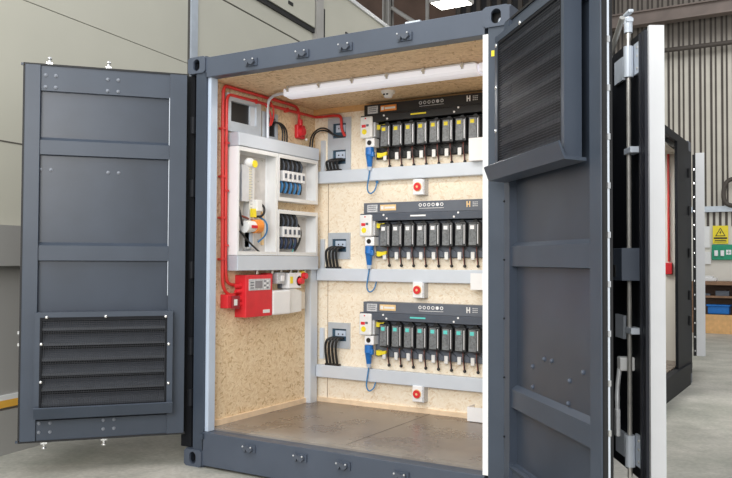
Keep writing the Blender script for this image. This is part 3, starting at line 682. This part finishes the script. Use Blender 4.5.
B().box(0, .07, -.02, .07, 0, .10, bev=.005).build('box', M['red'], cp)
B().box(.07, .085, .02, .10, -.005, .09, bev=.003).build('cover', mat('dark_red', (.30, .02, .03), .3), cp)
B().box(.085, .087, .035, .07, .02, .065).build('label_plate', M['whitesoft'], cp)
# stubs from the trunking
for y in (.55, .76, .83, .95, 1.05, 1.15):
    pass
tag(B().box(XL, .20, .665, .735, 1.262, 1.35, bev=.005).box(.20, .206, .685, .715, 1.28, 1.33).build('small_red_box', M['red']), 'small red box right of the fire alarm box', 'alarm')
gs = thing('rocker_switch', 'grey switch box hanging below the trunking', 'switch', (XL, .77, 1.265))
B().box(0, .09, 0, .105, 0, .09, bev=.01).build('box', M['label_grey'], gs)
B().box(.09, .10, .035, .075, .02, .065, bev=.004).build('rocker', M['white'], gs)
iso = thing('emergency_isolator', 'white switch box with yellow label and red and yellow knobs', 'switch', (XL, .905, 1.225))
B().box(0, .10, 0, .165, 0, .125, bev=.004).build('box', M['white'], iso)
B().box(.10, .102, .015, .05, .04, .095).build('label_plate', M['yellow'], iso)
for (y, z, x) in ((.14, .058, .10), (.205, .098, .09)):
    k = B().cyl((x-.02, y, z), (x, y, z), .044, .040, 18).build('collar', M['yellow'], iso)
    B().cyl((x, y, z), (x+.035, y, z), .028, .024, 16).build('knob', M['red'], k)
B().box(0, .07, .165, .24, .06, .13, bev=.004).build('side_box', M['yellow'], iso)
B().box(0, .03, -.022, 0, .0, .13).build('hinge_side', M['slate'], iso)
for y in (.55, .735, .85, .98, 1.08, 1.17): tag(B().cyl((.19, y, 1.345), (.19, y, 1.373), .013).build('trunking_gland', M['steel']), 'small steel gland under the cabinet trunking', 'gland', 'steel glands under the cabinet trunking')
wb = thing('junction_box', 'large white plastic junction box below the isolator with red and yellow knobs', 'junction box', (XL, .688, 1.025))
B().box(0, .11, 0, .23, .0, .19, bev=.012).build('box', M['white'], wb)
B().prism([(.19, .0), (.40, .012), (.40, .175), (.30, .2), (.19, .19)], 0, 0, .09).build('side_box', M['whitesoft'], wb)
tag(B().box(XL, .20, 1.095, 1.17, 1.05, 1.19, bev=.006).build('pale_socket_box', mat('beige_plastic', (.72, .66, .57), .4)), 'small beige box right of the white junction box', 'junction box')

# ================================================================== CEILING LIGHT + SMOKE DETECTOR
bl = thing('batten_light', 'long white batten lamp under the wood ceiling', 'lamp', (.455, .56, ZC))
B().box(.06, 1.54, -.05, .05, -.03, -.003).build('body', M['whitesoft'], bl)
mb = B(); pts = []
for k in range(9):
    a = PI*k/8; pts.append((-.078*math.cos(a), -.022-.062*math.sin(a)**.6))
mb.prism(pts, 0, .03, 1.56)
mb.box(.0, .03, -.05, .05, -.07, -.012, bev=.012).box(1.56, 1.6, -.05, .05, -.07, -.012, bev=.012)
mb.build('diffuser', M['batten'], bl)
for q in (.06, .34, .62, .90, 1.18, 1.46):
    B().box(q, q+.014, -.088, -.076, -.048, -.006).box(q-.006, q+.020, -.092, -.08, -.034, -.022).build('clip', M['steel'], bl)
sm = thing('smoke_detector', 'small round white smoke detector on the ceiling above the chargers', 'detector', (1.066, 1.02, ZC))
B().cyl((0, 0, 0), (0, 0, -.018), .055, .05, 24).cyl((0, 0, -.018), (0, 0, -.05), .042, .028, 24).build('body', M['white'], sm)
B().box(-.02, -.004, -.043, -.038, -.036, -.026).box(.006, .022, -.043, -.038, -.036, -.026).build('vent_slot', M['black'], sm)

# ================================================================== CHARGER RACKS
def rack(label, zt, main, band, modlab, slotm, labm, iconm, orangem, band2, tagm):
    t = thing('charger_rack', label, 'charger', (.64, D, zt), 0, 'eight-bay charger racks on the back wall')
    x1 = 1.10
    B().box(.045, x1, -.045, 0, -.155, 0).box(.015, x1, -.045, 0, -.16, -.085).build('mounting_rail', main, t)
    B().box(.045, x1, -.10, -.045, -.085, 0, bev=.003).build('header_panel', band, t)
    B().box(.015, x1, -.105, -.045, -.145, -.086, bev=.003).build('lower_band', band2, t)
    B().box(.12, x1, -.03, 0, -.44, -.15).build('back_plate', main, t)
    y = -.1015
    k = B().box(.08, .175, y-.001, y, -.075, -.015).build('data_label', M['label_grey'], t)
    for q in range(3): B().box(.09, .16, y-.002, y-.001, -.03-q*.016, -.025-q*.016).build('print_line', M['slate'], k)
    B().box(.20, .345, y-.001, y, -.065, -.018).build('name_label', orangem, t)
    B().box(.207, .232, y-.002, y-.001, -.055, -.028).box(.24, .335, y-.002, y-.001, -.05, -.034).build('label_print', M['whitesoft'], t)
    for q in range(6):
        cx = .56+q*.037
        n = 16; r0 = .0135
        if q == 4: B().cyl((cx, y-.001, -.030), (cx, y, -.030), r0).build('icon', iconm, t)
        else: B().ring([(cx+r0*math.cos(2*PI*j/n), -.030+r0*math.sin(2*PI*j/n)) for j in range(n)], [(cx+.008*math.cos(2*PI*j/n), -.030+.008*math.sin(2*PI*j/n)) for j in range(n)], 1, y-.001, y).build('icon', iconm, t)
    B().box(.55, .76, y-.001, y, -.058, -.055).build('caption_line', iconm, t)
    B().box(.950, .959, y-.001, y, -.058, -.014).box(.972, .981, y-.001, y, -.058, -.014).box(.959, .972, y-.001, y, -.041, -.032).build('logo', tagm, t)
    for q in range(3):
        for w_ in range(3): B().box(1.0+w_*.015, 1.011+w_*.015, y-.001, y, -.026-q*.014, -.019-q*.014).build('logo_text', M['label_grey'], t)
    y = -.1065
    B().box(.475, .61, y-.001, y, -.118, -.106).build('slot_mark', slotm, t)
    for (qx, qz) in ((.235, -.10), (.265, -.128), (.85, -.128), (.885, -.098)): B().cyl((qx, y-.004, qz), (qx, y, qz), .008).build('screw', M['white'], t)
    for (qz, xx) in ((-.178, .145), (-.405, .15)): B().prism([(xx, qz-.022), (xx+.02, qz-.026), (xx+.085, qz-.008), (xx+.09, qz+.018), (xx+.04, qz+.01), (xx, qz+.016)], 1, -.07, -.03).build('yellow_tab', M['yellow'], t)
    for q in range(8):
        mx = .197+q*.1094
        m_ = B().box(mx, mx+.092, -.105, -.03, -.355, -.172, bev=.008).build('charger_module', M['module_black'], t)
        B().prism([(mx+.008, -.345), (mx+.064, -.345), (mx+.068, -.33), (mx+.068, -.20), (mx+.062, -.185), (mx+.012, -.185)], 1, -.1085, -.1045).build('module_face', M['module_face'], m_)
        B().box(mx+.076, mx+.083, -.109, -.10, -.335, -.19).build('silver_edge', M['silver'], m_)
        B().box(mx+.020, mx+.052, -.1105, -.1085, -.225, -.197).build('label_square', labm, m_)
        B().prism([(mx+.02, -.172), (mx+.072, -.172), (mx+.055, -.150), (mx+.037, -.150)], 1, -.07, -.03).build('top_latch', M['module_black'], m_)
        B().prism([(mx-.012, -.435), (mx+.10, -.435), (mx+.10, -.40), (mx+.06, -.372), (mx+.03, -.372), (mx-.012, -.40)], 1, -.05, -.03).build('lower_bracket', main, m_)
        B().box(mx+.005, mx+.035, -.065, -.05, -.455, -.395, bev=.004).build('white_connector', M['whitesoft'], m_)
        B().tube([(mx+.05, -.06, -.355), (mx+.055, -.07, -.40), (mx+.052, -.05, -.45), (mx+.056, -.05, -.50)], .0035, smooth=2).build('cable', M['copper'], m_)
        B().tube([(mx+.066, -.06, -.355), (mx+.06, -.075, -.40), (mx+.064, -.06, -.45), (mx+.062, -.05, -.50)], .0045, smooth=2).build('cable', M['black'], m_)
        B().ball((mx+.058, -.045, -.503), .013, (1, 1, 1)).build('cable_gland', M['black'], m_)
    return t
RZ = (2.712, 1.915, 1.120)
rack('black charger rack with eight modules marked yellow, topmost of the three', RZ[0], M['black'], M['black'], None, M['yellow'], M['yellow'], M['label_grey'], M['orange'], M['black'], M['white'])
rack('dark grey charger rack with eight modules marked white, middle of the three', RZ[1], M['slate'], M['slate'], None, M['white'], M['white'], M['white'], M['orange_pale'], M['slate_dark'], M['orange_pale'])
rack('dark grey charger rack with eight modules marked teal, lowest of the three', RZ[2], M['slate'], M['slate'], None, M['teal'], M['teal'], M['white'], M['orange_pale'], M['slate_dark'], M['whitesoft'])
for i, w in enumerate(('top', 'middle', 'bottom')):
    z = RZ[i]
    rk = ('topmost', 'middle', 'lowest')[i]
    s_ = thing('isolator_switch', 'white rounded isolator box at the left end of the %s charger rack' % rk, 'switch', (.655, D-.02, z-.27), 0, 'isolator boxes left of the racks')
    B().box(.0, .115, -.10, 0, 0, .175, bev=.012).build('box', M['whitesoft'], s_)
    B().box(.118, .135, -.08, 0, .005, .175, bev=.006).build('side_cover', M['label_grey'], s_)
    B().box(.02, .058, -.102, -.10, .085, .108).build('red_mark', M['red'], s_)
    B().box(.062, .085, -.102, -.10, .092, .110).build('dark_mark', M['slate'], s_)
    B().cyl((.045, -.103, .05), (.045, -.10, .05), .023, seg=8).build('warning_label', M['yellow'], s_)
    B().cyl((.055, -.103, .158), (.055, -.10, .158), .006).build('screw', M['red'], s_)
    k = thing('power_socket', 'small white socket below the isolator box of the %s rack' % rk, 'socket', (.70, D-.02, z-.345), 0, 'white sockets below the isolators')
    B().box(0, .085, -.085, 0, 0, .072, bev=.006).build('box', M['white'], k)
    B().cyl((.038, -.088, .036), (.038, -.084, .036), .02).build('dial', M['black'], k)
    p_ = thing('blue_plug', 'blue industrial plug hanging below the socket of the %s rack' % rk, 'plug', (.735, D-.06, z-.35), 0, 'blue plugs below the sockets')
    B().cyl((0, -.03, 0), (0, -.035, -.06), .036, .034, 16).cyl((-.004, -.03, -.055), (-.012, -.012, -.15), .031, .020, 16).box(.005, .045, -.055, -.02, -.075, -.03, bev=.008).build('body', M['blue'], p_)
    B().cyl((-.012, -.012, -.148), (-.014, -.008, -.178), .021, .018, 14).build('collar', M['liner'], p_)
    tag(B().tube([(.721, D-.068, z-.525), (.715, D-.078, z-.60), (.705, D-.085, z-.68), (.73, D-.085, z-.725), (.765, D-.06, z-.70), (.772, D-.035, z-.625)], .006).ball((.772, D-.035, z-.622), .013).build('blue_cable', M['blue_cable']), 'thin blue cable looping below the blue plug of the %s rack' % rk, 'cable', 'blue cable loops on the trunking')
    ze = (2.03, 1.223, .415)[i]
    e = thing('emergency_stop', 'white box with a red button below the trunking of the %s rack' % rk, 'button', (1.12, D, ze-.062), 0, 'red stop buttons on the back wall')
    B().box(0, .085, -.075, 0, 0, .125, bev=.006).build('box', M['white'], e)
    B().box(.085, .10, -.07, 0, .0, .12).build('box_side', M['label_grey'], e)
    B().cyl((.043, -.079, .062), (.043, -.075, .062), .036, seg=20).build('yellow_ring', M['orange_pale'], e)
    B().cyl((.043, -.088, .062), (.043, -.078, .062), .031, .029, seg=20).build('button', M['red'], e)
    B().cyl((.043, -.090, .062), (.043, -.088, .062), .010, seg=12).build('arrow_mark', M['orange_pale'], e)
for x0, x1, z0, z1, q in ((1.62, 1.80, 2.20, 2.37, 'in front of the last module of the topmost rack'), (1.635, 1.80, 1.238, 1.36, 'on the right end of the middle trunking'), (1.61, 1.80, .265, .37, 'near the floor at the far right')):
    t = thing('white_tray', 'white box bracket %s' % q, 'box', (x0, D-.13, z0))
    B().box(0, x1-x0, 0, .006, 0, z1-z0).box(0, .006, .006, .125, 0, z1-z0).box(.006, x1-x0, .006, .125, 0, .006).build('tray', M['white'], t)
tag(B().tube([(1.62, D-.05, 2.24), (1.70, D-.10, 2.25), (1.80, D-.12, 2.245)], .008).build('loose_cable', M['brown']), 'short dark cable beside the white box at the topmost trunking', 'cable')

# ================================================================== LIGHTS, WORLD, CAMERA
w = bpy.data.worlds.new('World'); bpy.context.scene.world = w; w.use_nodes = True
bg = w.node_tree.nodes['Background']; bg.inputs[0].default_value = (.92, .96, 1.0, 1); bg.inputs[1].default_value = .75
def area(loc, target, sx, sy, power, col=(1, 1, 1)):
    l = bpy.data.lights.new('area_light', 'AREA'); l.shape = 'RECTANGLE'; l.size = sx; l.size_y = sy; l.energy = power; l.color = col
    o = bpy.data.objects.new('area_light', l); C.objects.link(o); o.location = loc
    o.rotation_euler = (Vector(target)-Vector(loc)).to_track_quat('-Z', 'Y').to_euler(); return o
area((4.0, -7.5, 3.6), (1.2, 1.2, 1.2), 4, 3, 430, (1, .98, .95))  # unseen fill light added behind the camera to brighten the interior
area((1.0, -3.5, 6.5), (.8, 0, 0), 4, 4, 200, (.95, .98, 1))
area((4.6, 8.5, 8.5), (4, 9, 0), 4, 6, 350)
area((1.4, 4.6, 2.7), (1.4, 4.6, 0), 1.5, 1.2, 45)  # unseen light added in the rear compartment to brighten its cream lining
bt_ = area((1.2, .56, 2.63), (1.2, .56, 0), 1.4, .08, 10, (1, .98, .95))
cam = bpy.data.cameras.new('camera'); co_ = bpy.data.objects.new('camera', cam); C.objects.link(co_)
cx, cy, cz, yaw, pit, rol, f = 4.0272, -4.1945, 1.4562, .5437, .0263, .0045, 794.03
fwd = Vector((-math.sin(yaw)*math.cos(pit), math.cos(yaw)*math.cos(pit), math.sin(pit)))
rt = Vector((math.cos(yaw), math.sin(yaw), 0)); up = rt.cross(fwd)
r2 = rt*math.cos(rol)+up*math.sin(rol); u2 = -rt*math.sin(rol)+up*math.cos(rol)
mw = Matrix((r2, u2, -fwd)).transposed().to_4x4(); mw.translation = (cx, cy, cz)
co_.matrix_world = mw
cam.sensor_width = 36; cam.lens = f/732*36; cam.clip_end = 200
bpy.context.scene.camera = co_
vs = bpy.context.scene.view_settings; vs.view_transform = 'Standard'; vs.look = 'None'; vs.exposure = 0; vs.gamma = 1
